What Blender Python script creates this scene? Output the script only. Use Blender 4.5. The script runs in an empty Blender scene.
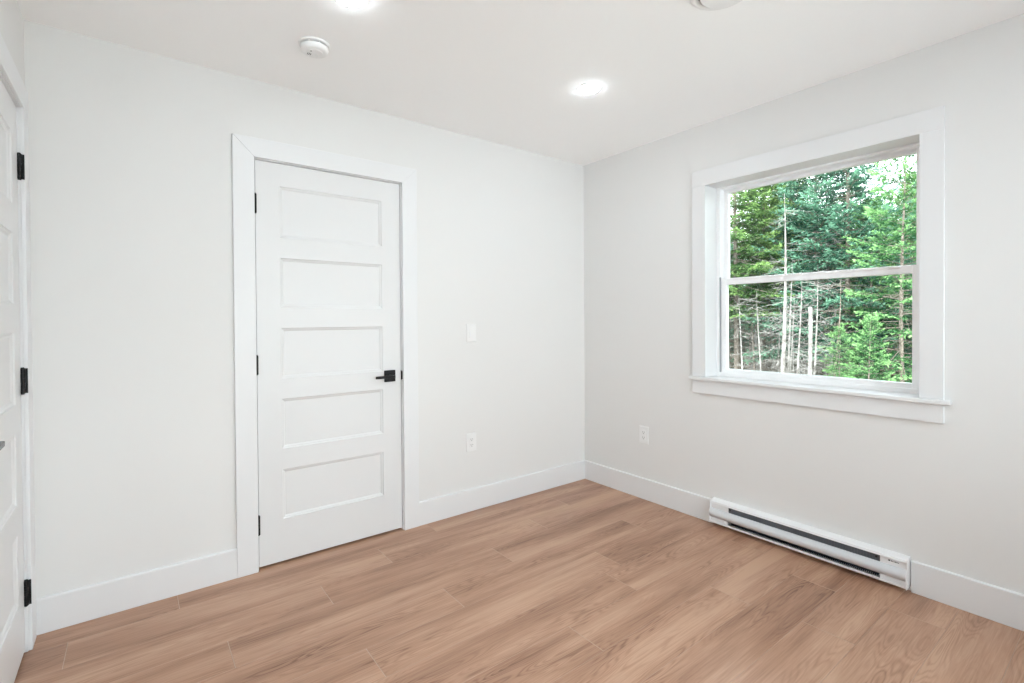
import bpy, bmesh, math, random
import numpy as np
from mathutils import Vector, Matrix

S = bpy.context.scene
COL = S.collection
R = math.radians

# ------------------------------------------------------------------ camera
FPX, PY = 493.86, 324.1                    # focal length and principal row in pixels of the 1024x683 frame
YAW, PITCH, ROLL = 0.65375, -0.00996, -0.00621
CAM = Vector((-2.7963, -2.7211, 1.2480))
cd = bpy.data.cameras.new('camera')
cam = bpy.data.objects.new('camera', cd)
COL.objects.link(cam)
fw = Vector((math.sin(YAW)*math.cos(PITCH), math.cos(YAW)*math.cos(PITCH), math.sin(PITCH)))
rt0 = Vector((math.cos(YAW), -math.sin(YAW), 0)); up0 = rt0.cross(fw)
rt = rt0*math.cos(ROLL) + up0*math.sin(ROLL); up = up0*math.cos(ROLL) - rt0*math.sin(ROLL)
M = Matrix((rt, up, -fw)).transposed().to_4x4(); M.translation = CAM
cam.matrix_world = M
cd.sensor_width = 36; cd.sensor_fit = 'HORIZONTAL'
cd.lens = FPX/1024*36
cd.shift_y = -(341.5-PY)/1024              # lens shift: horizon sits above the middle of the frame
cd.clip_start = 0.02; cd.clip_end = 300
S.camera = cam

# ------------------------------------------------------------------ world, sun, exposure
w = bpy.data.worlds.new('sky'); S.world = w; w.use_nodes = True
nt = w.node_tree; nt.nodes.clear()
wo = nt.nodes.new('ShaderNodeOutputWorld'); bg = nt.nodes.new('ShaderNodeBackground')
tc = nt.nodes.new('ShaderNodeTexCoord'); sx = nt.nodes.new('ShaderNodeSeparateXYZ')
cr = nt.nodes.new('ShaderNodeValToRGB')
nt.links.new(tc.outputs['Generated'], sx.inputs[0]); nt.links.new(sx.outputs[2], cr.inputs[0])
cr.color_ramp.elements[0].position = 0.0; cr.color_ramp.elements[0].color = (.93, .97, 1, 1)
cr.color_ramp.elements[1].position = 0.9; cr.color_ramp.elements[1].color = (.80, .90, 1, 1)
nt.links.new(cr.outputs[0], bg.inputs[0]); nt.links.new(bg.outputs[0], wo.inputs[0])
bg.inputs[1].default_value = 6.2
sd = bpy.data.lights.new('sun', 'SUN'); sd.energy = 6.0; sd.angle = R(12); sd.color = (1, .96, .88)
sun = bpy.data.objects.new('sun', sd); COL.objects.link(sun)
sun.rotation_euler = (R(38), 0, R(-75))     # high, from over the roof of the house onto the trees
sun.location = (-4, -2, 12)
LAMP = 108.0                                # radiance of the recessed lamp lenses
vs = S.view_settings
S.display_settings.display_device = 'sRGB'
vs.view_transform = 'Standard'; vs.look = 'None'; vs.gamma = 1.0; vs.use_curve_mapping = False
vs.exposure = 0.14
S.cycles.max_bounces = 16; S.cycles.diffuse_bounces = 12; S.cycles.glossy_bounces = 4
S.cycles.transparent_max_bounces = 16
S.cycles.use_denoising = True
S.cycles.sample_clamp_indirect = 6

# ------------------------------------------------------------------ materials
def mat(name, col, rough=.5, metal=0.0, spec=.5):
    m = bpy.data.materials.new(name); m.use_nodes = True
    b = m.node_tree.nodes['Principled BSDF']
    b.inputs['Base Color'].default_value = (*col, 1); b.inputs['Roughness'].default_value = rough
    b.inputs['Metallic'].default_value = metal; b.inputs['Specular IOR Level'].default_value = spec
    return m

def noise_bump(m, scale, strength, dist=.001):
    t = m.node_tree; b = t.nodes['Principled BSDF']
    n = t.nodes.new('ShaderNodeTexNoise'); n.inputs['Scale'].default_value = scale; n.inputs['Detail'].default_value = 3
    c = t.nodes.new('ShaderNodeTexCoord'); t.links.new(c.outputs['Object'], n.inputs['Vector'])
    u = t.nodes.new('ShaderNodeBump'); u.inputs['Strength'].default_value = strength; u.inputs['Distance'].default_value = dist
    t.links.new(n.outputs['Fac'], u.inputs['Height']); t.links.new(u.outputs[0], b.inputs['Normal'])
    return m

WALL = noise_bump(mat('wall_paint', (.775, .772, .765), .75, spec=.25), 260, .05)
CEIL = noise_bump(mat('ceiling_paint', (.95, .95, .95), .85, spec=.2), 200, .05)
TRIM = mat('trim_paint', (.785, .79, .80), .38, spec=.4)
DOOR = noise_bump(mat('door_paint', (.75, .752, .755), .36, spec=.4), 90, .02)
VINYL = mat('white_vinyl', (.95, .955, .965), .3, spec=.45)
BLACK = noise_bump(mat('matte_black_metal', (.006, .006, .007), .42, spec=.3), 300, .03)
PLATE = mat('white_plastic', (.83, .83, .83), .28, spec=.5)
SLOT = mat('dark_slot', (.03, .03, .03), .7)
ALARM = mat('alarm_plastic', (.84, .84, .84), .4)
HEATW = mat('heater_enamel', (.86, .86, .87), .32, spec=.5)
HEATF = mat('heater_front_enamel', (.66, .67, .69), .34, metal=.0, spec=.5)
HEATD = mat('heater_dark_grille', (.10, .11, .125), .5)
HEATB = mat('heater_fins', (.08, .11, .14), .35, metal=.7)
CHROME = mat('brushed_nickel', (.10, .10, .105), .25, metal=1)
VOID = mat('light_block_dark', (.05, .05, .05), .9)  # near-black for the light-blocking boxes, so the door gaps stay dark
GAPGREY = mat('gap_grey', (.35, .36, .38), .6)  # stands in for shade beside the lower sash; also colours the duct throat

def emit(name, col, s):
    m = bpy.data.materials.new(name); m.use_nodes = True; t = m.node_tree; t.nodes.clear()
    o = t.nodes.new('ShaderNodeOutputMaterial'); e = t.nodes.new('ShaderNodeEmission')
    e.inputs[0].default_value = (*col, 1); e.inputs[1].default_value = s
    t.links.new(e.outputs[0], o.inputs[0]); return m
LENS = emit('lamp_lens', (.89, .975, 1.04), LAMP)

def glass():
    m = bpy.data.materials.new('window_glass'); m.use_nodes = True; t = m.node_tree; t.nodes.clear()
    o = t.nodes.new('ShaderNodeOutputMaterial'); mx = t.nodes.new('ShaderNodeMixShader')
    tr = t.nodes.new('ShaderNodeBsdfTransparent'); tr.inputs[0].default_value = (.95, .975, .965, 1)
    g = t.nodes.new('ShaderNodeBsdfGlossy'); g.inputs['Roughness'].default_value = 0.02
    f = t.nodes.new('ShaderNodeFresnel'); f.inputs[0].default_value = 1.35
    t.links.new(f.outputs[0], mx.inputs[0]); t.links.new(tr.outputs[0], mx.inputs[1]); t.links.new(g.outputs[0], mx.inputs[2])
    t.links.new(mx.outputs[0], o.inputs[0]); return m
GLASS = glass()

def plank_material():
    m = bpy.data.materials.new('oak_plank'); m.use_nodes = True; t = m.node_tree; L = t.links
    b = t.nodes['Principled BSDF']
    def N(k, **kw):
        n = t.nodes.new(k)
        for a, v in kw.items(): setattr(n, a, v)
        return n
    def math_(op, a, bb=None):
        n = N('ShaderNodeMath', operation=op)
        for i, v in enumerate((a, bb)):
            if v is None: continue
            if isinstance(v, (int, float)): n.inputs[i].default_value = v
            else: L.new(v, n.inputs[i])
        return n.outputs[0]
    uv = N('ShaderNodeUVMap', uv_map='grain')
    rnd = N('ShaderNodeAttribute', attribute_name='plank_tone')
    def mapped(sx_, sy_):
        mp = N('ShaderNodeMapping'); mp.inputs['Scale'].default_value = (sx_, sy_, 1)
        L.new(uv.outputs[0], mp.inputs[0]); return mp.outputs[0]
    def noise(v, scale, detail=4, rough=.55, dist=0):
        n = N('ShaderNodeTexNoise'); n.inputs['Scale'].default_value = scale; n.inputs['Detail'].default_value = detail
        n.inputs['Roughness'].default_value = rough; n.inputs['Distortion'].default_value = dist
        L.new(v, n.inputs['Vector']); return n.outputs['Fac']
    broad = noise(mapped(.9, 9), 1.0, 3, .5, .4)            # broad lengthwise streaks
    warp = noise(mapped(.75, 7.5), 1.2, 2, .5, .25)          # its contour lines make the cathedral figure
    ring = math_('SINE', math_('MULTIPLY', warp, 105.0))
    ring = math_('POWER', math_('ABSOLUTE', ring), 4.0)
    fine = noise(mapped(5, 150), 1.0, 3, .6, .2)            # fine pores
    mask = noise(mapped(1.0, 5), 1.4, 2, .5)                # where the figure is strong
    mk = N('ShaderNodeMapRange'); mk.inputs[1].default_value = .42; mk.inputs[2].default_value = .68
    L.new(mask, mk.inputs[0])
    ringm = math_('MULTIPLY', ring, mk.outputs[0])
    kn = N('ShaderNodeTexVoronoi'); kn.inputs['Scale'].default_value = 1.0
    L.new(mapped(1.7, 5.2), kn.inputs['Vector'])
    kr = N('ShaderNodeMapRange'); kr.inputs[1].default_value = .03; kr.inputs[2].default_value = .13
    kr.inputs[3].default_value = 1; kr.inputs[4].default_value = 0
    L.new(kn.outputs['Distance'], kr.inputs[0])
    v = math_('ADD', math_('MULTIPLY', broad, .95), math_('MULTIPLY', fine, .48))
    v = math_('ADD', math_('ADD', v, -.10), math_('MULTIPLY', ringm, -.20))
    v = math_('ADD', v, math_('MULTIPLY', kr.outputs[0], -.10))
    v = math_('ADD', v, math_('MULTIPLY', rnd.outputs['Fac'], .06))
    cr = N('ShaderNodeValToRGB'); e = cr.color_ramp.elements
    e[0].position = .30; e[0].color = (.195, .090, .052, 1)
    e[1].position = .80; e[1].color = (.530, .325, .218, 1)
    k = cr.color_ramp.elements.new(.55); k.color = (.385, .212, .134, 1)
    L.new(v, cr.inputs[0]); L.new(cr.outputs[0], b.inputs['Base Color'])
    rr = N('ShaderNodeMapRange'); rr.inputs[3].default_value = .38; rr.inputs[4].default_value = .27
    L.new(fine, rr.inputs[0]); L.new(rr.outputs[0], b.inputs['Roughness'])
    b.inputs['Specular IOR Level'].default_value = .5
    bp = N('ShaderNodeBump'); bp.inputs['Strength'].default_value = .12; bp.inputs['Distance'].default_value = .001
    L.new(v, bp.inputs['Height']); L.new(bp.outputs[0], b.inputs['Normal'])
    return m
PLANK = plank_material()
BEVEL = mat('plank_bevel', (.50, .36, .27), .5)

def foliage_material(name, dark, mid, light):
    m = bpy.data.materials.new(name); m.use_nodes = True; t = m.node_tree; L = t.links; t.nodes.clear()
    o = t.nodes.new('ShaderNodeOutputMaterial')
    a = t.nodes.new('ShaderNodeAttribute'); a.attribute_name = 'tint'
    cr = t.nodes.new('ShaderNodeValToRGB'); e = cr.color_ramp.elements
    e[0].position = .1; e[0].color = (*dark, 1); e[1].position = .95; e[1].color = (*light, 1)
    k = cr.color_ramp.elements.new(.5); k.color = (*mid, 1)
    L.new(a.outputs['Fac'], cr.inputs[0])
    d = t.nodes.new('ShaderNodeBsdfDiffuse'); tr = t.nodes.new('ShaderNodeBsdfTranslucent')
    L.new(cr.outputs[0], d.inputs[0]); L.new(cr.outputs[0], tr.inputs[0])
    mx = t.nodes.new('ShaderNodeMixShader'); mx.inputs[0].default_value = .35
    L.new(d.outputs[0], mx.inputs[1]); L.new(tr.outputs[0], mx.inputs[2]); L.new(mx.outputs[0], o.inputs[0])
    return m
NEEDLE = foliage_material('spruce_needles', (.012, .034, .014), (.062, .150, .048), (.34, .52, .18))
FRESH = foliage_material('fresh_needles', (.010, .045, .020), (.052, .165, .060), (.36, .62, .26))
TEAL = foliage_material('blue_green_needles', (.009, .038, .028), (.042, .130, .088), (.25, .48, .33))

def bark_material(name, a, b2, scale=30):
    m = mat(name, a, .85, spec=.2); t = m.node_tree
    n = t.nodes.new('ShaderNodeTexNoise'); n.inputs['Scale'].default_value = scale; n.inputs['Detail'].default_value = 4
    c = t.nodes.new('ShaderNodeTexCoord'); t.links.new(c.outputs['Object'], n.inputs['Vector'])
    r = t.nodes.new('ShaderNodeValToRGB'); r.color_ramp.elements[0].position = .38; r.color_ramp.elements[1].position = .62
    r.color_ramp.elements[0].color = (*a, 1); r.color_ramp.elements[1].color = (*b2, 1)
    t.links.new(n.outputs['Fac'], r.inputs[0]); t.links.new(r.outputs[0], t.nodes['Principled BSDF'].inputs['Base Color'])
    return m
BARK = bark_material('spruce_bark', (.16, .125, .10), (.34, .29, .25))
PALE = bark_material('weathered_pale_bark', (.20, .18, .165), (.42, .40, .38), 9)
SOIL = bark_material('forest_floor', (.045, .040, .025), (.10, .10, .045), 6)

# ------------------------------------------------------------------ mesh helpers
class MB:
    """collects shapes; build() links them as one mesh object"""
    def __init__(s): s.v = []; s.f = []; s.mi = []
    def add(s, vs_, fs, mi=0):
        o = len(s.v); s.v += [tuple(q) for q in vs_]
        s.f += [tuple(i+o for i in f) for f in fs]; s.mi += [mi]*len(fs); return s
    def box(s, a, b, mi=0):
        x0, y0, z0 = (min(a[i], b[i]) for i in range(3)); x1, y1, z1 = (max(a[i], b[i]) for i in range(3))
        return s.add([(x0,y0,z0),(x1,y0,z0),(x1,y1,z0),(x0,y1,z0),(x0,y0,z1),(x1,y0,z1),(x1,y1,z1),(x0,y1,z1)],
                     [(0,3,2,1),(4,5,6,7),(0,1,5,4),(1,2,6,5),(2,3,7,6),(3,0,4,7)], mi)
    def cyl(s, p, q, r0, r1=None, n=16, mi=0, caps=True):
        r1 = r0 if r1 is None else r1
        p = Vector(p); q = Vector(q); d = (q-p).normalized()
        a = d.orthogonal().normalized(); b = d.cross(a)
        vv = []
        for c, r in ((p, r0), (q, r1)):
            vv += [c + a*(r*math.cos(2*math.pi*i/n)) + b*(r*math.sin(2*math.pi*i/n)) for i in range(n)]
        ff = [(i, (i+1) % n, n+(i+1) % n, n+i) for i in range(n)]
        if caps: ff += [tuple(range(n-1, -1, -1)), tuple(range(n, 2*n))]
        return s.add(vv, ff, mi)
    def lathe(s, prof, n=48, mi=0, c=(0, 0, 0)):
        """prof: list of (r, z), swept round the z axis"""
        vv = []; ff = []; rows = []
        for r, z in prof:
            if r < 1e-6: rows.append([len(vv)]); vv.append((c[0], c[1], c[2]+z))
            else:
                rows.append(list(range(len(vv), len(vv)+n)))
                vv += [(c[0]+r*math.cos(2*math.pi*i/n), c[1]+r*math.sin(2*math.pi*i/n), c[2]+z) for i in range(n)]
        for A, B in zip(rows, rows[1:]):
            for i in range(n):
                j = (i+1) % n
                if len(A) == 1 and len(B) == 1: continue
                if len(A) == 1: ff.append((A[0], B[j], B[i]))
                elif len(B) == 1: ff.append((A[i], A[j], B[0]))
                else: ff.append((A[i], A[j], B[j], B[i]))
        return s.add(vv, ff, mi)
    def prism(s, prof, axis, a, b, mi=0, caps=True):
        """closed 2-D outline extruded along an axis ('x': outline is (y,z); 'y': (x,z); 'z': (x,y))"""
        n = len(prof)
        def P(q, t): return {'x': (t, q[0], q[1]), 'y': (q[0], t, q[1]), 'z': (q[0], q[1], t)}[axis]
        vv = [P(q, a) for q in prof] + [P(q, b) for q in prof]
        ff = [(i, (i+1) % n, n+(i+1) % n, n+i) for i in range(n)]
        if caps: ff += [tuple(range(n-1, -1, -1)), tuple(range(n, 2*n))]
        return s.add(vv, ff, mi)
    def build(s, name, mats, parent=None, bevel=0, smooth=False, seg=2, M_=None):
        me = bpy.data.meshes.new(name)
        vv = s.v if M_ is None else [tuple(M_ @ Vector(q)) for q in s.v]
        me.from_pydata(vv, [], s.f)
        for m in (mats if isinstance(mats, (list, tuple)) else [mats]): me.materials.append(m)
        me.polygons.foreach_set('material_index', s.mi)
        bm = bmesh.new(); bm.from_mesh(me); bmesh.ops.recalc_face_normals(bm, faces=bm.faces); bm.to_mesh(me); bm.free()
        o = bpy.data.objects.new(name, me); COL.objects.link(o)
        if parent is not None: o.parent = parent
        if bevel:
            md = o.modifiers.new('bevel', 'BEVEL'); md.width = bevel; md.segments = seg; md.limit_method = 'ANGLE'; md.angle_limit = R(40)
        if smooth:
            me.polygons.foreach_set('use_smooth', [True]*len(me.polygons))
            md = o.modifiers.new('edges', 'EDGE_SPLIT'); md.split_angle = R(35)
        return o

def tag(o, label=None, cat=None, group=None, kind=None):
    for k, v in (('label', label), ('category', cat), ('group', group), ('kind', kind)):
        if v: o[k] = v
    return o
def struct(o, label, cat): return tag(o, label, cat, kind='structure')
def empty(name, loc, rz=0):
    o = bpy.data.objects.new(name, None); o.empty_display_size = .05
    COL.objects.link(o); o.location = loc; o.rotation_euler.z = rz; return o

# ------------------------------------------------------------------ room
XL, H, YF = -3.127, 2.44, -3.50             # left wall, ceiling height, wall behind the camera (corner of the room at 0,0)
T = .15                                     # wall thickness
A0, A1, AZ = -2.3167, -1.5337, 2.0558       # back door: clear opening of the casing
CW = .0945                                  # casing width
L0, L1 = -1.012, -.122                       # left door: opening along y
V1, V2, VZ, VB = -1.0399, -2.0766, 2.0586, .886   # window opening
BH, BT = .1428, .015                        # baseboard

m = MB()                                    # back wall with the door opening
JB = .022                                   # rough gap taken by the jamb
m.box((XL-T, 0, 0), (A0-JB, T, H)); m.box((A1+JB, 0, 0), (0, T, H)); m.box((A0-JB, 0, AZ+JB), (A1+JB, T, H))
struct(m.build('wall_back', WALL), 'off-white painted wall behind the closed five-panel door', 'wall')
m = MB()
m.box((XL-T, YF-T, 0), (XL, L0-JB, H)); m.box((XL-T, L1+JB, 0), (XL, 0, H)); m.box((XL-T, L0-JB, AZ+JB), (XL, L1+JB, H))
struct(m.build('wall_left', WALL), 'off-white wall at the left edge holding the hinged door', 'wall')
m = MB()
m.box((0, V1+.012, -.6), (T, T, H)); m.box((0, YF-T, -.6), (T, V2-.012, H))
m.box((0, V2-.012, -.6), (T, V1+.012, VB-.019)); m.box((0, V2-.012, VZ+.012), (T, V1+.012, H))
struct(m.build('wall_right', WALL), 'off-white wall with the forest-view window and the heater', 'wall')
G0, G1, GB, GT = -2.85, -.35, .42, 2.10      # opening for the unseen window added to fill the room with daylight
m = MB(); m.box((XL-T, YF-T, -.6), (G0, YF, H)); m.box((G1, YF-T, -.6), (0, YF, H))
m.box((G0, YF-T, -.6), (G1, YF, GB)); m.box((G0, YF-T, GT), (G1, YF, H))
struct(m.build('wall_front', WALL), 'off-white wall with the added wide window opposite the closed door', 'wall')
m = MB(); m.box((XL-T, YF-T, H), (T, T, H+.12))
struct(m.build('ceiling', CEIL), 'smooth white ceiling with recessed lamps', 'ceiling')

# floor: one mesh of planks laid along x with bevelled edges
def make_floor():
    random.seed(4)
    PW, PL = .188, 1.26
    seams = {0: -2.652, 1: -3.013, 2: -2.112, 3: -2.519, 4: -1.670, 5: -2.109, 10: -.63, 11: -.24}
    edges = [.10, -.148]
    while edges[-1] > YF: edges.append(edges[-1]-PW)
    vv = []; ff = []; mi = []; uvs = []; tone = []
    g, d = .0016, .0014
    for r in range(len(edges)-1):
        y1, y0 = edges[r], max(edges[r+1], YF-.02)
        s0 = seams.get(r, -random.random()*PL - .2)
        x = s0
        while x > XL-.12: x -= PL
        first = True
        while x < .0:
            a, b = max(x, XL-.12), min(x+PL, .02); x += PL
            if b-a < .01: continue
            tn = random.random(); ou, ov = random.random()*40, random.random()*40
            o = len(vv)
            vv += [(a, y0, -d), (b, y0, -d), (b, y1, -d), (a, y1, -d), (a+g, y0+g*.5, 0), (b-g, y0+g*.5, 0), (b-g, y1-g*.5, 0), (a+g, y1-g*.5, 0)]
            for f, k in (((4,5,6,7), 0), ((0,1,5,4), 1), ((1,2,6,5), 1), ((2,3,7,6), 1), ((3,0,4,7), 1)):
                ff.append(tuple(i+o for i in f)); mi.append(k); tone.append(tn)
                uvs += [(vv[i+o][0]+ou, vv[i+o][1]+ov) for i in f]
    o = len(vv)
    vv += [(XL-.12, YF-.02, -.0015), (.02, YF-.02, -.0015), (.02, .1, -.0015), (XL-.12, .1, -.0015), (XL-.12, YF-.02, -.05), (.02, YF-.02, -.05), (.02, .1, -.05), (XL-.12, .1, -.05)]
    for f in ((0,1,2,3), (7,6,5,4), (0,4,5,1), (1,5,6,2), (2,6,7,3), (3,7,4,0)):
        ff.append(tuple(i+o for i in f)); mi.append(1); tone.append(.5); uvs += [(0, 0)]*4
    me = bpy.data.meshes.new('floor'); me.from_pydata(vv, [], ff)
    me.materials.append(PLANK); me.materials.append(BEVEL)
    me.polygons.foreach_set('material_index', mi)
    u = me.uv_layers.new(name='grain'); u.data.foreach_set('uv', np.array(uvs, 'f').ravel())
    at = me.attributes.new('plank_tone', 'FLOAT', 'FACE'); at.data.foreach_set('value', np.array(tone, 'f'))
    ob = bpy.data.objects.new('floor', me); COL.objects.link(ob)
    struct(ob, 'light brown oak plank floor laid parallel to the door wall', 'floor')
make_floor()

# unseen dark boxes added behind the two doors, so no daylight leaks round the slabs
def shell(name, x0, x1, y0, y1, open_side, label):
    m = MB(); t = .02
    if open_side == '-y':
        m.box((x0-t, y0, -.05), (x0, y1, 2.3)); m.box((x1, y0, -.05), (x1+t, y1, 2.3)); m.box((x0-t, y1, -.05), (x1+t, y1+t, 2.3))
    else:
        m.box((x0, y0-t, -.05), (x1, y0, 2.3)); m.box((x0, y1, -.05), (x1, y1+t, 2.3)); m.box((x0-t, y0-t, -.05), (x0, y1+t, 2.3))
    m.box((x0, y0, 2.28), (x1, y1, 2.3)); m.box((x0, y0, -.05), (x1, y1, -.03))
    struct(m.build(name, VOID), label, 'wall')
shell('light_block_back', A0-.1, A1+.1, T, T+.5, '-y', 'added dark box blocking light behind the closed door in the back wall')
shell('light_block_left', XL-T-.5, XL-T, L0-.1, L1+.1, '+x', 'added dark box blocking light behind the hinged door at the left edge')

# baseboards: eased top edge
def board(name, a, b, side, label):
    m = MB(); e = .004
    prof = [(0, 0), (BT, 0), (BT, BH-e), (BT-e, BH), (0, BH)]
    if side == 'back': m.prism([(-p, z) for p, z in prof], 'x', a, b)
    elif side == 'right': m.prism([(-p, z) for p, z in prof], 'y', a, b)
    elif side == 'left': m.prism([(XL+p, z) for p, z in prof], 'y', a, b)
    else: m.prism([(YF+p, z) for p, z in prof], 'x', a, b)
    return struct(m.build(name, TRIM, bevel=.0015), label, 'baseboard')
HY0, HY1 = -1.088, -2.045                   # heater ends
board('baseboard_back', A1+CW, 0, 'back', 'white baseboard between the closed door and the far corner')
board('baseboard_back_left', XL, A0-CW, 'back', 'white baseboard left of the closed door, under blank wall')
board('baseboard_right', -BT, HY0+.004, 'right', 'white baseboard between far corner and heater')
board('baseboard_right_front', HY1-.004, YF, 'right', 'white baseboard right of the heater')
board('baseboard_left', YF, L0-CW, 'left', 'white baseboard along the left wall past its door')
board('baseboard_front', XL+BT, -BT, 'front', 'white baseboard under the added wide window opposite the door')

# ------------------------------------------------------------------ doors
DW = {}
def casing_bm(w, h, cw, th):
    """mitred flat casing round an opening w x h in local x (0..w), z; wall plane y=0, proud towards -y"""
    m = MB()
    def piece(pts):
        n = len(pts); vv = [(x, 0, z) for x, z in pts] + [(x, -th, z) for x, z in pts]
        m.add(vv, [tuple(range(n)), tuple(range(2*n-1, n-1, -1))] + [(i, n+i, n+(i+1) % n, (i+1) % n) for i in range(n)])
    piece([(-cw, 0), (0, 0), (0, h), (-cw, h+cw)])
    piece([(w, 0), (w+cw, 0), (w+cw, h+cw), (w, h)])
    piece([(-cw, h+cw), (0, h), (w, h), (w+cw, h+cw)])
    return m

def slab(w, h, th, rows, z0):
    """five-panel slab: face at y=0 looking to -y, back at y=th"""
    m = MB(); st = .112
    vv = []; ff = []
    def quad(a, b, c, d):
        o = len(vv); vv.extend([a, b, c, d]); ff.append((o, o+1, o+2, o+3))
    xs = [0, st, w-st, w]
    zs = [0]
    for a, b in rows: zs += [a-z0, b-z0]
    zs.append(h); zs.sort()
    for i in range(3):
        for j in range(len(zs)-1):
            if i == 1 and j % 2 == 1: continue
            quad((xs[i], 0, zs[j]), (xs[i+1], 0, zs[j]), (xs[i+1], 0, zs[j+1]), (xs[i], 0, zs[j+1]))
    steps = [(0, 0), (.003, .0045), (.009, .006), (.0155, .0105), (.0175, .0105)]
    for a, b in rows:
        rect = lambda k, y: [(st+k, y, a-z0+k), (w-st-k, y, a-z0+k), (w-st-k, y, b-z0-k), (st+k, y, b-z0-k)]
        for (k0, y0), (k1, y1) in zip(steps, steps[1:]):
            p, q = rect(k0, y0), rect(k1, y1)
            for i in range(4): quad(p[i], p[(i+1) % 4], q[(i+1) % 4], q[i])
        quad(*rect(*steps[-1]))
    quad((0, th, 0), (0, th, h), (w, th, h), (w, th, 0))
    quad((0, 0, 0), (0, 0, h), (0, th, h), (0, th, 0)); quad((w, 0, 0), (w, th, 0), (w, th, h), (w, 0, h))
    quad((0, 0, 0), (0, th, 0), (w, th, 0), (w, 0, 0)); quad((0, 0, h), (w, 0, h), (w, th, h), (0, th, h))
    m.add(vv, ff); return m

ROWS = [(.229, .483), (.590, .846), (.951, .1+1.110), (1.314, 1.568), (1.673, 1.934)]
def hinge(parent, x, z, s, rec, ext=.001, r=.0068):
    """black butt hinge: five-knuckle barrel with pin heads, leaf let into the jamb; s: -1 jamb to the left of x"""
    m = MB(); hh = .094; n = 5; g = .0008
    for k in range(n):
        a = z-hh/2+k*hh/n; m.cyl((x, -.005, a+g), (x, -.005, a+hh/n-g), r, n=14)
    m.cyl((x, -.005, z-hh/2), (x, -.005, z+hh/2), r*.8, n=10)
    m.cyl((x, -.005, z+hh/2), (x, -.005, z+hh/2+.004), r*.75, r*.5, n=12); m.cyl((x, -.005, z-hh/2-.004), (x, -.005, z-hh/2), r*.5, r*.75, n=12)
    m.box((x+s*.0012, -.006, z-hh/2), (x+s*.003, .022, z+hh/2))
    m.box((x+s*.003, -rec-ext, z-hh/2), (x+s*.0046, .0, z+hh/2))
    return m.build('hinge', BLACK, parent, smooth=True)

def lever(parent, x, z, s, metal):
    """square rose with a straight square lever; s: direction of the lever along x"""
    m = MB(); m.box((x-.0335, -.009, z-.0335), (x+.0335, 0, z+.0335))
    h = m.build('door_handle', BLACK, parent, bevel=.0015)
    m = MB(); m.cyl((x, -.009, z), (x, -.045, z), .0105, n=20)
    m.build('spindle_neck', BLACK, h, smooth=True)
    m = MB(); m.prism([(x-s*.012, -.060), (x+s*.100, -.060), (x+s*.104, -.056), (x+s*.104, -.047), (x-s*.012, -.044)], 'z', z-.0075, z+.0075)
    m.build('lever', metal, h, bevel=.002)
    return h

def door_set(n, loc, rz, ow, hinge_left, label, trim_label, rec, cth, metal):
    """ow: clear width between casings. Local frame: x along the wall from 0 to ow, wall plane y=0, room towards -y."""
    rv = -.004                               # jamb edge shows inside the casing
    tr = casing_bm(ow, AZ, CW, cth).build('trim_%d' % n, TRIM, bevel=.002)
    tr.location = loc; tr.rotation_euler.z = rz
    struct(tr, trim_label, 'door casing')
    j = MB(); jt = .018; jw, jh = ow+2*rv, AZ+rv
    j.box((-rv-jt, 0, 0), (-rv, T, jh)); j.box((jw-rv, 0, 0), (jw-rv+jt, T, jh)); j.box((-rv-jt, 0, jh), (jw-rv+jt, T, jh+jt))
    sy = rec+.036
    j.box((-rv, sy, 0), (.007, sy+.03, jh)); j.box((jw-rv-.012, sy, 0), (jw-rv, sy+.03, jh)); j.box((-rv, sy, jh-.012), (jw-rv, sy+.03, jh))
    j.build('door_jamb', TRIM, tr)
    gap = .003; w_ = jw-2*gap; h_ = AZ+rv-gap-.013
    d = slab(w_, h_, .035, ROWS, .013).build('door_%d' % n, DOOR, bevel=.0008, seg=1)
    off = Matrix.Translation(loc) @ Matrix.Rotation(rz, 4, 'Z') @ Matrix.Translation((-rv+gap, rec, .013))
    d.matrix_world = off
    struct(d, label, 'door')
    hx = -.0015 if hinge_left else w_+.0015
    for z in (1.832, 1.027, .225): hinge(d, hx, z-.013, -1 if hinge_left else 1, rec, *(() if hinge_left else (.011, .0085)))
    s = -1 if hinge_left else 1
    lx = w_-.071 if hinge_left else .071
    lever(d, lx, .921-.013, s, metal)
    sp = MB()                                # strike plate with its curved lip on the latch jamb
    x0 = jw-rv if hinge_left else -rv
    q = -1 if hinge_left else 1
    sp.box((x0+q*.0003, .001, .892), (x0+q*.0015, .03, .95))
    sp.cyl((x0+q*.0004, -.002, .897), (x0+q*.0004, -.002, .945), .0042, n=12)
    sp.build('strike_plate', BLACK, tr, smooth=True)
    return d
door_set(1, (A0, 0, 0), 0, A1-A0, True, 'white five-panel door with black lever, closed in the back wall',
         'white mitred casing around the five-panel door facing the room', .006, .018, BLACK)
door_set(2, (XL, L0, 0), R(90), L1-L0, False, 'white door at the left edge with three full black hinges',
         'white casing around the door at the left edge', .008, .012, CHROME)

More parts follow.
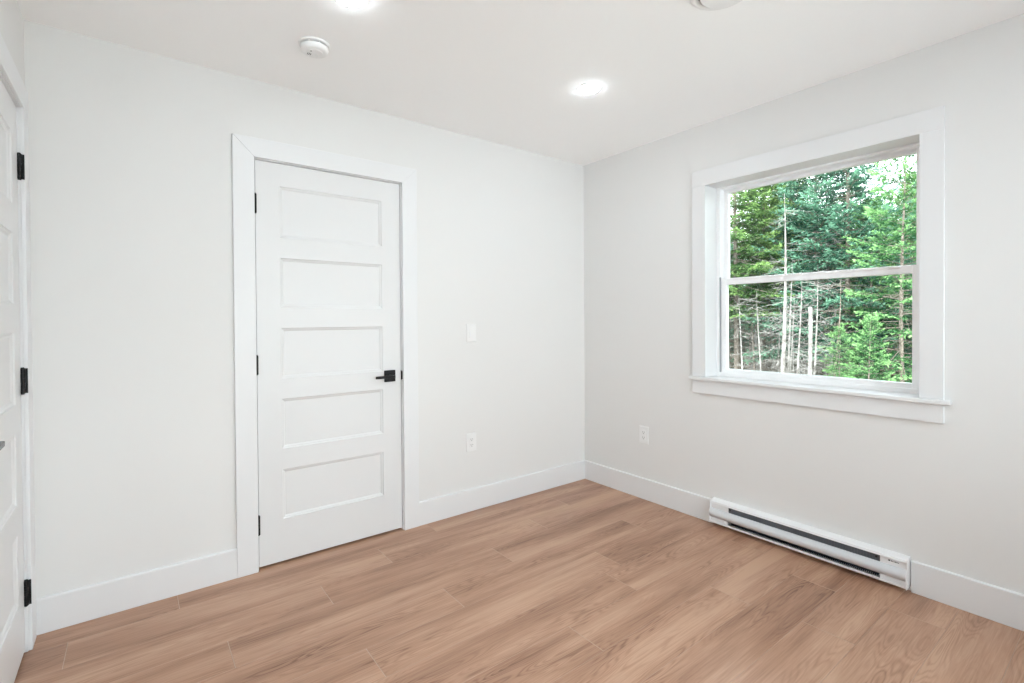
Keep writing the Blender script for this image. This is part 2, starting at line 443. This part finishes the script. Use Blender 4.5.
# ------------------------------------------------------------------ window
def ring(m, x0, x1, ya, yb, za, zb, wl, wr, wb, wt):
    """rectangular frame in the plane of the right wall; y runs ya (left in view) > yb"""
    m.box((x0, ya, za), (x1, ya-wl, zb)); m.box((x0, yb+wr, za), (x1, yb, zb))
    m.box((x0, ya-wl, za), (x1, yb+wr, za+wb)); m.box((x0, ya-wl, zb-wt), (x1, yb+wr, zb)); return m
win = empty('window_1', (0, (V1+V2)/2, VB)); win['kind'] = 'structure'
tag(win, 'white double-hung window looking out on the spruce forest', 'window')
WM = Matrix.Translation((0, -(V1+V2)/2, -VB))
def wpart(mb, name, mt, parent=None, **k):
    return mb.build(name, mt, win if parent is None else parent, M_=WM, **k)
FX = .112                                    # face of the vinyl frame
m = MB()                                     # wooden jamb boards lining the opening
m.box((-.001, V1+.012, VB), (FX+.01, V1, VZ+.012)); m.box((-.001, V2-.012, VB), (FX+.01, V2, VZ+.012)); m.box((-.001, V1, VZ), (FX+.01, V2, VZ+.012))
wpart(m, 'jamb_lining', TRIM)
m = MB(); ring(m, FX, .200, V1, V2, VB, VZ, .023, .026, .022, .011)
ring(m, FX+.045, .200, V1-.023, V2+.026, VB+.022, VZ-.011, .002, .002, .006, .002)
fr = wpart(m, 'window_frame', VINYL, bevel=.002)
m = MB(); ring(m, .158, .186, V1-.026, V2+.029, 1.462, VZ-.014, .024, .022, .034, .018)
us = wpart(m, 'upper_sash', VINYL, bevel=.0025)
m = MB(); m.box((.170, V1-.046, 1.49), (.1735, V2+.047, VZ-.028)); wpart(m, 'pane', GLASS, us)
m = MB(); ring(m, FX+.006, FX+.040, V1-.027, V2+.029, VB+.012, 1.491, .032, .028, .034, .038)
m.box((FX-.002, V1-.10, 1.482), (FX+.01, V2+.10, 1.491))
ls = wpart(m, 'lower_sash', VINYL, bevel=.0025)
m = MB(); m.box((FX+.020, V1-.056, VB+.04), (FX+.0235, V2+.053, 1.458)); wpart(m, 'pane', GLASS, ls)
m = MB()                                     # grey strip stands in for the shadow line beside the lower sash
m.box((FX-.001, V1-.0195, VB+.024), (FX+.006, V1-.0268, 1.50)); wpart(m, 'track_shade', GAPGREY)
cth = .018
m = MB()                                     # flat casing with butt joints
W1, W2, WZ = V1+.0885, V2-.085, 2.1575
m.box((0, W1, VB), (-cth, V1, VZ)); m.box((0, V2, VB), (-cth, W2, VZ)); m.box((0, W1, VZ), (-cth, W2, WZ))
wpart(m, 'window_casing', TRIM, bevel=.002)
m = MB(); m.box((-.040, W1+.0155, VB-.019), (FX+.02, W2-.027, VB)) if False else None
m.prism([(-.040, W1+.0155), (0, W1+.0155), (0, V1), (FX+.02, V1), (FX+.02, V2), (0, V2), (0, W2-.027), (-.040, W2-.027)], 'z', VB-.019, VB)
wpart(m, 'window_sill', TRIM, bevel=.004, seg=3)
m = MB(); m.box((0, W1, VB-.019), (-cth, W2, .783)); wpart(m, 'window_apron', TRIM, bevel=.002)

w2 = empty('fill_window', ((G0+G1)/2, YF, GB)); w2['kind'] = 'structure'  # added behind the camera to brighten the room with daylight
tag(w2, 'added unseen two-pane window for daylight fill, opposite the closed door', 'window')
M2 = Matrix.Translation((-(G0+G1)/2, -YF, -GB))
m = MB(); gm = (G0+G1)/2
for a, b in ((G0, G0+.05), (G1-.05, G1), (gm-.03, gm+.03)): m.box((a, YF-.12, GB), (b, YF-.05, GT))
for a, b in ((GB, GB+.05), (GT-.05, GT)):
    m.box((G0+.05, YF-.12, a), (gm-.03, YF-.05, b)); m.box((gm+.03, YF-.12, a), (G1-.05, YF-.05, b))
m.build('window_frame', VINYL, w2, bevel=.003, M_=M2)
for a, b in ((G0+.05, gm-.03), (gm+.03, G1-.05)):
    m = MB(); m.box((a, YF-.09, GB+.05), (b, YF-.086, GT-.05)); m.build('pane', GLASS, w2, M_=M2)
for pts in ([(G0-.09, GB), (G0, GB), (G0, GT), (G0-.09, GT)], [(G1, GB), (G1+.09, GB), (G1+.09, GT), (G1, GT)], [(G0-.09, GT), (G1+.09, GT), (G1+.09, GT+.09), (G0-.09, GT+.09)], [(G0-.09, GB-.10), (G1+.09, GB-.10), (G1+.09, GB-.02), (G0-.09, GB-.02)]):
    m = MB(); m.prism(pts, 'y', YF, YF+.018); m.build('window_casing', TRIM, w2, bevel=.002, M_=M2)
m = MB(); m.box((G0-.11, YF, GB-.02), (G1+.11, YF+.04, GB)); m.build('window_sill', TRIM, w2, bevel=.003, M_=M2)

# ------------------------------------------------------------------ electric baseboard heater
def heater():
    y0, y1 = HY0, HY1; D = .060
    root = empty('baseboard_heater', (0, (y0+y1)/2, 0))
    tag(root, 'white electric baseboard heater on the wall below the window', 'heater')
    MM = Matrix.Translation((0, -(y0+y1)/2, 0))
    B = lambda mb, n, mt, **k: mb.build(n, mt, k.pop('parent', root), M_=MM, **k)
    za, zb = .024, .157
    m = MB()                                 # back plate and hood
    m.prism([(0, za), (-.006, za), (-.006, zb-.006), (-.044, zb-.012), (-.048, zb-.020), (-.0505, zb-.019), (-.047, zb-.008), (-.010, zb), (0, zb)], 'y', y0-.004, y1+.004)
    B(m, 'hood', HEATW, bevel=.001)
    arc = [(-.047+(-.020)*math.sin(math.pi*t)**.8 - .004*t, .107-(.107-.055)*t) for t in [i/14 for i in range(15)]]
    m = MB(); m.prism(arc + [(x+.0025, z) for x, z in reversed(arc)], 'y', y0-.004, y1+.004)
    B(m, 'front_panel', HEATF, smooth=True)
    m = MB()                                 # solid strips either side of the outlet slot
    for a, b, c_, d_, xx in ((y0-.004, y0-.112, .105, zb-.017, -.0440), (y1+.004, y1+.104, .105, zb-.017, -.0440), (y0-.004, y0-.112, .030, .058, -.050), (y1+.004, y1+.102, .030, .058, -.050)):
        m = MB(); m.box((xx, a, c_), (xx+.0025, b, d_)); B(m, 'slot_end', HEATW)
    m = MB(); m.box((-.041, y0-.112, .095), (-.039, y1+.104, zb-.012))
    for k in range(60):
        yy = y0-.118 + (y1+.110-(y0-.118))*k/59
        m.box((-.0425, yy-.0012, .097), (-.041, yy+.0012, zb-.016))
    B(m, 'outlet_grille', HEATD)
    for yy in (y0-.122, y1+.119):
        m = MB(); m.cyl((-.0405, yy, .125), (-.0435, yy, .125), .005, n=12); B(m, 'clip', SLOT)
    m = MB(); m.cyl((-.030, y0-.10, .060), (-.030, y1+.10, .060), .009, n=12)
    for k in range(90):
        yy = y0-.13 + (y1+.115-(y0-.13))*k/89
        m.box((-.044, yy-.0005, .036), (-.014, yy+.0005, .085))
    B(m, 'heating_element', HEATB)
    m = MB(); m.prism([(0, za), (-.056, za), (-.060, za+.004), (-.060, za+.013), (-.0575, za+.013), (-.0575, za+.006), (-.054, za+.003), (0, za+.003)], 'y', y0-.004, y1+.004)
    B(m, 'bottom_lip', HEATW)
    prof = [(0, za-.003), (-.061, za-.003), (-.066, za+.03), (-.0675, za+.05), (-.063, .096), (-.052, .112), (-.051, zb-.016), (-.047, zb-.006), (-.010, zb+.002), (0, zb+.002)]
    for a, b in ((y0, y0-.0035), (y1, y1+.0035)):
        m = MB(); m.prism(prof, 'y', a, b); B(m, 'end_cap', HEATW, bevel=.001)
    m = MB()                                 # small maker's mark, too small to read: a dot and a short row of letters
    yc = y1+.058
    m.box((-.0447, yc+.014, .1235), (-.0438, yc+.007, .1300))
    for k in range(6): m.box((-.0446, yc+.004-k*.0052, .1238), (-.0438, yc+.0008-k*.0052, .1285 if k in (0, 3, 4) else .1272))
    B(m, 'logo', SLOT)
heater()

# ------------------------------------------------------------------ switch and outlets
def plate_body(w_, h_, t_):
    e = .004
    m = MB()
    a = [(-w_/2, -h_/2), (w_/2, -h_/2), (w_/2, h_/2), (-w_/2, h_/2)]
    b = [(x-math.copysign(e, x), z-math.copysign(e, z)) for x, z in a]
    vv = [(x, 0, z) for x, z in a] + [(x, -t_*.45, z) for x, z in a] + [(x, -t_, z) for x, z in b]
    ff = [(0,1,2,3), (8,9,10,11)] + [(i, (i+1) % 4, 4+(i+1) % 4, 4+i) for i in range(4)] + [(4+i, 4+(i+1) % 4, 8+(i+1) % 4, 8+i) for i in range(4)]
    return m.add(vv, ff)
def switch(loc):
    o = empty('light_switch', loc)
    tag(o, 'white rocker light switch right of the closed door, above the outlet', 'light switch')
    plate_body(.076, .120, .006).build('cover_plate', PLATE, o, bevel=.001)
    m = MB(); m.prism([(-.0055, -.034), (-.0055, .034), (-.0068, .034), (-.0105, .002), (-.0080, -.030), (-.0068, -.034)], 'x', -.0165, .0165)
    m.build('rocker', PLATE, o, bevel=.0006)
def outlet(loc, rz, label):
    o = empty('wall_outlet', loc, rz)
    tag(o, label, 'outlet')
    plate_body(.076, .120, .006).build('cover_plate', PLATE, o, bevel=.001)
    m = MB(); m.box((-.0165, -.0082, -.0335), (.0165, -.005, .0335)); f = m.build('receptacle', PLATE, o, bevel=.0008)
    for z in (.018, -.018):
        m = MB(); m.box((-.0078, -.0086, z-.002), (-.0056, -.008, z+.0075)); m.box((.0056, -.0086, z-.001), (.0078, -.008, z+.0065))
        m.cyl((0, -.0086, z-.0075), (0, -.008, z-.0075), .0026, n=12)
        m.build('socket', SLOT, f)
switch((-1.050, 0, 1.160))
outlet((-1.054, 0, .447), 0, 'white outlet low on the door wall, right of the closed door')
outlet((0, -.568, .442), R(-90), 'white outlet low on the window wall, near the far corner')

# ------------------------------------------------------------------ ceiling fixtures
def pot_light(x, y, label):
    o = empty('ceiling_light', (x, y, H))
    tag(o, label, 'ceiling light', 'recessed ceiling lamps')
    m = MB(); m.lathe([(.066, 0), (.065, -.0015), (.056, -.0022), (.050, -.0022), (.050, 0)]); m.build('trim_ring', PLATE, o, smooth=True)
    m = MB(); m.lathe([(.050, -.001), (.049, -.0045), (.042, -.0080), (.026, -.0102), (0, -.0108)]); m.build('lens', LENS, o, smooth=True)
pot_light(-.907, -.925, 'round lit ceiling lamp nearest the far corner')
pot_light(-2.150, -.905, 'round lit ceiling lamp cut by the top edge, near the smoke alarm')
pot_light(-.907, -2.55, 'added unseen ceiling lamp on the window side, out of frame behind the vent')  # this lamp and the next are unseen, added to brighten the room
pot_light(-2.150, -2.55, 'added unseen ceiling lamp on the left side, out of frame overhead')

o = empty('smoke_alarm', (-2.163, -.503, H))
tag(o, 'round white smoke alarm on the ceiling in front of the door', 'smoke alarm')
m = MB(); m.lathe([(.064, 0), (.064, -.005), (.062, -.008), (.056, -.009), (0, -.009)]); m.build('mounting_base', ALARM, o, smooth=True)
m = MB(); m.lathe([(.040, -.008), (.040, -.018)]); m.build('sensing_chamber', SLOT, o)
m = MB(); m.lathe([(.038, -.0155), (.057, -.0155), (.058, -.018), (.0565, -.028), (.051, -.034), (.040, -.037), (.036, -.0365), (.034, -.0385), (0, -.0405)]); m.build('cover', ALARM, o, smooth=True)
m = MB()
for k in range(8):
    a = 2*math.pi*k/8+.1; m = MB()
    m.box((-.0022, .040, -.0160), (.0022, .0560, -.0085))
    m.v = [(x*math.cos(a)-y*math.sin(a), x*math.sin(a)+y*math.cos(a), z) for x, y, z in m.v]
    m.build('vent_rib', ALARM, o)
m = MB(); m.cyl((.012, .010, -.038), (.012, .010, -.0425), .0075, n=20); m.build('test_button', PLATE, o, smooth=True)
m = MB()
for k in range(3): m.box((-.026+k*.006, .006, -.0398), (-.0235+k*.006, .022, -.0405))
m.build('sounder_slot', SLOT, o)
m = MB(); m.cyl((-.018, -.014, -.038), (-.018, -.014, -.0405), .0028, n=10); m.build('indicator_lens', SLOT, o)

o = empty('ceiling_vent', (-1.083, -1.753, H))
tag(o, 'round white ceiling vent with concentric rings, cut by the top edge', 'vent')
m = MB(); m.lathe([(.111, 0), (.111, -.003), (.107, -.007), (.098, -.010), (.090, -.008), (.083, -.001), (.083, .0)]); m.build('outer_ring', PLATE, o, smooth=True)
m = MB(); m.lathe([(.083, -.0005), (0, -.0005)]); m.build('duct_throat', GAPGREY, o)
m = MB(); m.lathe([(0, -.006), (.055, -.006), (.071, -.011), (.074, -.016), (.070, -.020), (.055, -.020), (.030, -.017), (0, -.016)]); m.build('centre_disc', PLATE, o, smooth=True)

# ------------------------------------------------------------------ outdoors: forest beyond the window
GZ = -.55
m = MB(); nx, ny = 26, 30
random.seed(9)
gv = []; gf = []
for i in range(nx+1):
    for jj in range(ny+1):
        x = T + 46*i/nx; y = -14 + 46*jj/ny
        gv.append((x, y, GZ + (random.random()-.5)*.14 + max(0, x-11)*.045))
for i in range(nx):
    for jj in range(ny):
        a = i*(ny+1)+jj; gf.append((a, a+ny+1, a+ny+2, a+1))
m.add(gv, gf)
struct(m.build('ground', SOIL), 'dark forest floor outside below the window', 'ground')
m = MB(); m.box((-14, YF-16, -.75), (10, YF-T-.01, -.60))  # bright ground added out of view to reflect daylight onto the ceiling
struct(m.build('ground_bounce', bark_material('bounce_gravel', (.70, .70, .70), (.86, .86, .86), 40)), 'unseen pale ground added to bounce daylight through the added window', 'ground')
def gz(x, y): return GZ + max(0, x-11)*.045 - .06

rng = np.random.default_rng(7)
def nrm(a): return a/np.maximum(np.linalg.norm(a, axis=-1, keepdims=True), 1e-9)

class Tree:
    def __init__(s, seed): s.r = np.random.default_rng(seed); s.P = []; s.D = []; s.W = []; s.Lh = []; s.T = []; s.wood = MB()
    def tube(s, pts, rads, n=7):
        vv = []; ff = []
        pts = [Vector(p) for p in pts]
        for k, p in enumerate(pts):
            d = (pts[min(k+1, len(pts)-1)]-pts[max(k-1, 0)]).normalized()
            a = d.cross(Vector((.31, .95, .05))).normalized(); b = d.cross(a)
            vv += [p + (a*math.cos(2*math.pi*i/n)+b*math.sin(2*math.pi*i/n))*rads[k] for i in range(n)]
        for k in range(len(pts)-1):
            for i in range(n): ff.append((k*n+i, k*n+(i+1) % n, (k+1)*n+(i+1) % n, (k+1)*n+i))
        ff.append(tuple(range((len(pts)-1)*n, len(pts)*n)))
        s.wood.add(vv, ff)
    def trunk(s, h, r, bend=.05, top=.06):
        k = 12; ph = s.r.random(2)*6
        s.ax = lambda z: np.array([bend*math.sin(z/h*3+ph[0])-bend*math.sin(ph[0]), bend*math.sin(z/h*2.4+ph[1])-bend*math.sin(ph[1]), z])
        s.tube([s.ax(h*i/k) for i in range(k+1)], [max(r*(1-i/k)**.8, r*top) for i in range(k+1)], 9)
    def dead(s, z0, z1, n, lmax, r=.006, sub=3):
        for _ in range(n):
            z = z0+(z1-z0)*s.r.random(); az = s.r.random()*6.283; L = lmax*(.35+.65*s.r.random())
            e = -.25+.55*s.r.random(); p = s.ax(z); pts = [p]; d = np.array([math.cos(az), math.sin(az), e])
            for k in range(4):
                d = d+np.array([*(s.r.normal(size=2)*.13), -.10+s.r.normal()*.12]); p = p+d/np.linalg.norm(d)*L/4; pts.append(p)
            s.tube(pts, [r, r*.8, r*.6, r*.45, r*.25], 4)
            for q in range(sub):
                i = 1+int(s.r.random()*3); b0 = pts[i]; dd = np.array([math.cos(az+s.r.normal()*.9), math.sin(az+s.r.normal()*.9), s.r.normal()*.4])
                b1 = b0+dd/np.linalg.norm(dd)*L*.3; s.tube([b0, (b0+b1)/2+s.r.normal(size=3)*.02, b1], [r*.55, r*.4, r*.25], 3)
    def spray(s, a, b, tip, blade, step):
        """needle blades along the twig a->b"""
        d = b-a; L = np.linalg.norm(d)
        n = max(2, int(L/step)); t = (np.arange(n)+s.r.random(n))/n
        p = a+d*t[:, None]; u = d/max(L, 1e-6)
        for k in range(3):
            dirs = nrm(u*(.75+.3*s.r.random((n, 1)))+s.r.normal(size=(n, 3))*np.array([.5, .5, .32]))
            s.P.append(p); s.D.append(dirs); s.Lh.append(blade*(.7+.6*s.r.random(n))); s.W.append(blade*.17*(.7+.6*s.r.random(n)))
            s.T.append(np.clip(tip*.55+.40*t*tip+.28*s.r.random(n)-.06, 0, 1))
    def crown(s, h, z0, rad, gap, per, droop, blade=.085, step=.05, node=.10, tipup=.25):
        z = z0
        while z < h-.08:
            f = (z-z0)/(h-z0); Lb = rad*(1-f)**.85+.10
            if f < .12: Lb *= .75+2*f
            for q in range(per):
                L = Lb*(.65+.5*s.r.random()); az = 6.283*(q+s.r.random())/per
                zz = z+gap*(s.r.random()-.5); e = .55*f-droop*(1-f)+s.r.normal()*.07
                o = s.ax(zz); h2 = np.array([math.cos(az), math.sin(az), 0]); pts = []
                K = max(3, int(L/node))
                for k in range(K+1):
                    t = k/K; pts.append(o+h2*L*t+np.array([0, 0, L*(e*t-.30*(1-f)*t*t+tipup*t**3)]))
                s.tube(pts[::2] if K > 4 else pts, [max(.012*L*(1-i/len(pts)), .003) for i in range(0, len(pts), 2 if K > 4 else 1)], 4)
                side = np.array([-h2[1], h2[0], 0])
                for k in range(1, K+1):
                    t = k/K; br = nrm(pts[k]-pts[k-1])
                    if t < .18: continue
                    for sg in (-1, 1):
                        tl = (L*.42*(1-t)**.75+.10)*(.7+.5*s.r.random())
                        dv = nrm(br*.75+side*sg*.85+np.array([0, 0, -.22+s.r.normal()*.15]))
                        s.spray(pts[k], pts[k]+dv*tl, .30+.70*t, blade, step)
                s.spray(pts[-2], pts[-1]+(pts[-1]-pts[-2]), 1.0, blade, step*.6)
            z += gap*(1-.45*f)
        a = s.ax(h-.35); s.spray(a, s.ax(h)+np.array([0, 0, .10]), .9, blade, .03)
    def leaves_mesh(s, name, mt):
        P = np.concatenate(s.P); D = np.concatenate(s.D); Lh = np.concatenate(s.Lh)[:, None]; W = np.concatenate(s.W)[:, None]; T_ = np.concatenate(s.T)
        sd_ = nrm(np.cross(D, s.r.normal(size=P.shape)*np.array([.5, .5, 1.0])))
        n = len(P); V = np.empty((n, 4, 3))
        V[:, 0] = P-sd_*W*.6; V[:, 1] = P+D*Lh*.55-sd_*W; V[:, 2] = P+D*Lh; V[:, 3] = P+D*Lh*.5+sd_*W
        me = bpy.data.meshes.new(name)
        me.vertices.add(n*4); me.vertices.foreach_set('co', V.astype('f').ravel())
        me.loops.add(n*4); me.loops.foreach_set('vertex_index', np.arange(n*4, dtype='i'))
        me.polygons.add(n); me.polygons.foreach_set('loop_start', np.arange(0, n*4, 4, dtype='i'))
        me.update(calc_edges=True); me.materials.append(mt)
        at = me.attributes.new('tint', 'FLOAT', 'FACE'); at.data.foreach_set('value', T_.astype('f'))
        return me
    def finish(s, name, bark, mt=None):
        root = empty(name, (0, 0, 0)); s.wood.build('trunk', bark, root)
        if mt is not None:
            o = bpy.data.objects.new('foliage', s.leaves_mesh('foliage', mt)); COL.objects.link(o); o.parent = root
        return root

def copy_tree(src):
    c = src.copy(); COL.objects.link(c)
    for ch in src.children:
        d = ch.copy(); COL.objects.link(d); d.parent = c
    return c
used = set()
def plant(src, u, x, label, rz=0, sc=1.0, group=None, cat='tree', dz=0, tilt=0):
    """stand a tree on the ground at depth x outside, on the bearing of column u"""
    d = fw + rt*((u-512)/FPX); t = (x-CAM.x)/d.x; y = CAM.y+d.y*t
    return plant_xy(src, x, y, label, rz, sc, group, cat, dz, tilt)
def plant_xy(src, x, y, label, rz=0, sc=1.0, group=None, cat='tree', dz=0, tilt=0):
    o = src if src.name not in used else copy_tree(src)
    used.add(src.name); used.add(o.name)
    o.location = (x, y, gz(x, y)+dz); o.rotation_euler = (tilt, 0, rz); o.scale = (sc, sc, sc)
    for k in ('group',):
        if k in o: del o[k]
    return tag(o, label, cat, group)

# kinds
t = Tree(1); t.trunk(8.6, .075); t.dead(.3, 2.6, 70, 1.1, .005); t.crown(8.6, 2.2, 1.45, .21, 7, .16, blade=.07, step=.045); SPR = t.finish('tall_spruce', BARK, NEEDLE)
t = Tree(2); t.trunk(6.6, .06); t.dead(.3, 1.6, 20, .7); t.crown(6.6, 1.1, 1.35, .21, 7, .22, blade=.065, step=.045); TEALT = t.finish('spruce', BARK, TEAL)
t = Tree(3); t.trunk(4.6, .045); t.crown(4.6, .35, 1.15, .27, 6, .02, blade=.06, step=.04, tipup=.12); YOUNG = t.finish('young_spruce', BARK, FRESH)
t = Tree(4); t.trunk(4.5, .050, .06); t.dead(.3, 4.2, 46, .9, .0045); BARE = t.finish('bare_tree', PALE)
t = Tree(8); t.trunk(3.4, .036, .08); t.dead(.3, 3.2, 40, .8, .005); GREY = t.finish('grey_stem', BARK)
t = Tree(5); t.trunk(2.9, .026, .06); t.dead(.2, 2.8, 56, .9, .004); THIN = t.finish('dead_sapling', PALE)
t = Tree(6); t.trunk(2.05, .043, .03, top=.75); t.dead(.5, 1.8, 10, .45, .005); STUB = t.finish('broken_snag', PALE)
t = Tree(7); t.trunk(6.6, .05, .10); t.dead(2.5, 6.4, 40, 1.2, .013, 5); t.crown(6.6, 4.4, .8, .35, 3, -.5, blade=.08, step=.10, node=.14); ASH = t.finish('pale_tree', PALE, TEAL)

# nearest rank: bare stems, as the photo shows them from left to right
plant(THIN, 743, 7.6, 'thin pale dead stem leftmost in the lower pane', .4, .82)
plant(THIN, 762, 8.2, 'thin dead stem second from the left in the lower pane', 2.0, .86)
plant(BARE, 781, 7.2, 'tall pale bare trunk crossing both panes left of centre', .2, .95)
plant(THIN, 788, 8.0, 'slim dead stem just right of the tall pale trunk', 3.3, 1.05)
plant(THIN, 797, 7.4, 'leaning dead stem between the pale trunk and the broken snag', 4.6, .95, tilt=R(3))
plant(STUB, 807.5, 7.0, 'thick pale snag broken off below the meeting rail', 1.0)
plant(THIN, 814, 7.8, 'slim pale stem directly behind the broken snag', 5.5)
plant(GREY, 832, 8.6, 'grey bare trunk between the broken snag and the green boughs', 2.4, .80)
plant(THIN, 841, 9.6, 'thin grey dead stem right of the grey bare trunk', 1.2, .8)
plant(GREY, 901, 8.4, 'grey stem standing among green boughs near the right sash', 4.0, .85)
plant(ASH, 833, 10.4, 'pale branching trunk high in the middle of the upper pane', .0)
# green trees
plant(YOUNG, 868, 6.0, 'low bright green young spruce in the right half of lower pane', .3, .40)
plant(YOUNG, 840, 7.6, 'small green sapling left of the low bright young spruce', 2.2, .36)
plant(YOUNG, 903, 9.0, 'young spruce with its tip against the sky at upper right', 1.8, 1.12)
plant(SPR, 737, 9.8, 'tall spruce with yellow-green crown at the left of the upper pane', .7, 1.0)
plant(SPR, 762, 11.0, 'tall spruce with dead lower boughs behind the pale trunk', 2.1, .98)
plant(TEALT, 812, 10.6, 'dark blue-green spruce in the middle of the upper pane', .5, 1.25, dz=.0)
plant(TEALT, 848, 10.0, 'blue-green spruce right of the middle of the upper pane', 2.8, 1.15)
plant(YOUNG, 872, 10.2, 'bright green spruce left of the sky gap', 4.2, .95)
plant(SPR, 792, 12.0, 'fresh green spruce behind the tall pale trunk', 5.0, .95)
plant(TEALT, 935, 10.2, 'blue-green spruce half hidden by the right window casing', 1.1, .80)
plant(TEALT, 690, 9.4, 'blue-green spruce half hidden by the left window casing', 4.1, 1.1)
random.seed(21)
deep = 'deep forest spruces'
for k in range(52):
    x = 13.0 + (k % 4)*3.8 + random.random()*2.4 + (3 if k % 4 == 3 else 0)
    q = ((k//4)+random.random()*.9)/13; u = 630 + 350*q
    far = k % 4 == 3
    src = (TEALT, YOUNG)[k % 8 == 7] if far else SPR if (u < 835 and random.random() < .75) or random.random() < .25 else (TEALT, YOUNG)[random.random() < .4]
    hh = {'tall_spruce': 8.6, 'spruce': 6.6, 'young_spruce': 4.6}[src.name]
    top = (CAM.z + (318-(205+40*random.random()))/FPX*(x-CAM.x)*1.03) - gz(x, 0)
    plant(src, u, x, 'green spruce deep in the forest, behind the nearer trees', random.random()*6.28, top/hh, deep)
for k in range(34):
    x = 9.5 + random.random()*9; u = 690 + 250*random.random()
    plant((THIN, BARE)[k % 2], u, x, 'dead stem far back among the forest trunks', random.random()*6.28, (.9, .62)[k % 2]*(.8+.3*random.random()), 'dead stems in the forest')
for k in range(40):
    x = 9.0 + random.random()*6; u = 700 + 135*random.random()
    plant((THIN, GREY)[k % 2], u, x, 'dead stem far back among the forest trunks', random.random()*6.28, (.85, .78)[k % 2]*(.75+.35*random.random()), 'dead stems in the forest')
# the same forest going on to either side of the view, for anyone stepping sideways in the room
side = 'forest spruces to either side'
for k in range(64):
    x = 9.5 + 15*random.random(); left = k % 3 == 0
    d = fw + rt*(((640 if left else 985)-512)/FPX); yb = CAM.y + d.y*(x-CAM.x)/d.x
    y = yb + (.5+7*random.random() if left else -1.2-11*random.random()**1.2)
    src = (SPR, TEALT, YOUNG)[k % 3 if not left else k % 2]
    plant_xy(src, x, y, 'green spruce standing off to the side of the window view', random.random()*6.28, (.7, .85, 1.15)[(SPR, TEALT, YOUNG).index(src)]*(.8+.35*random.random()), side)
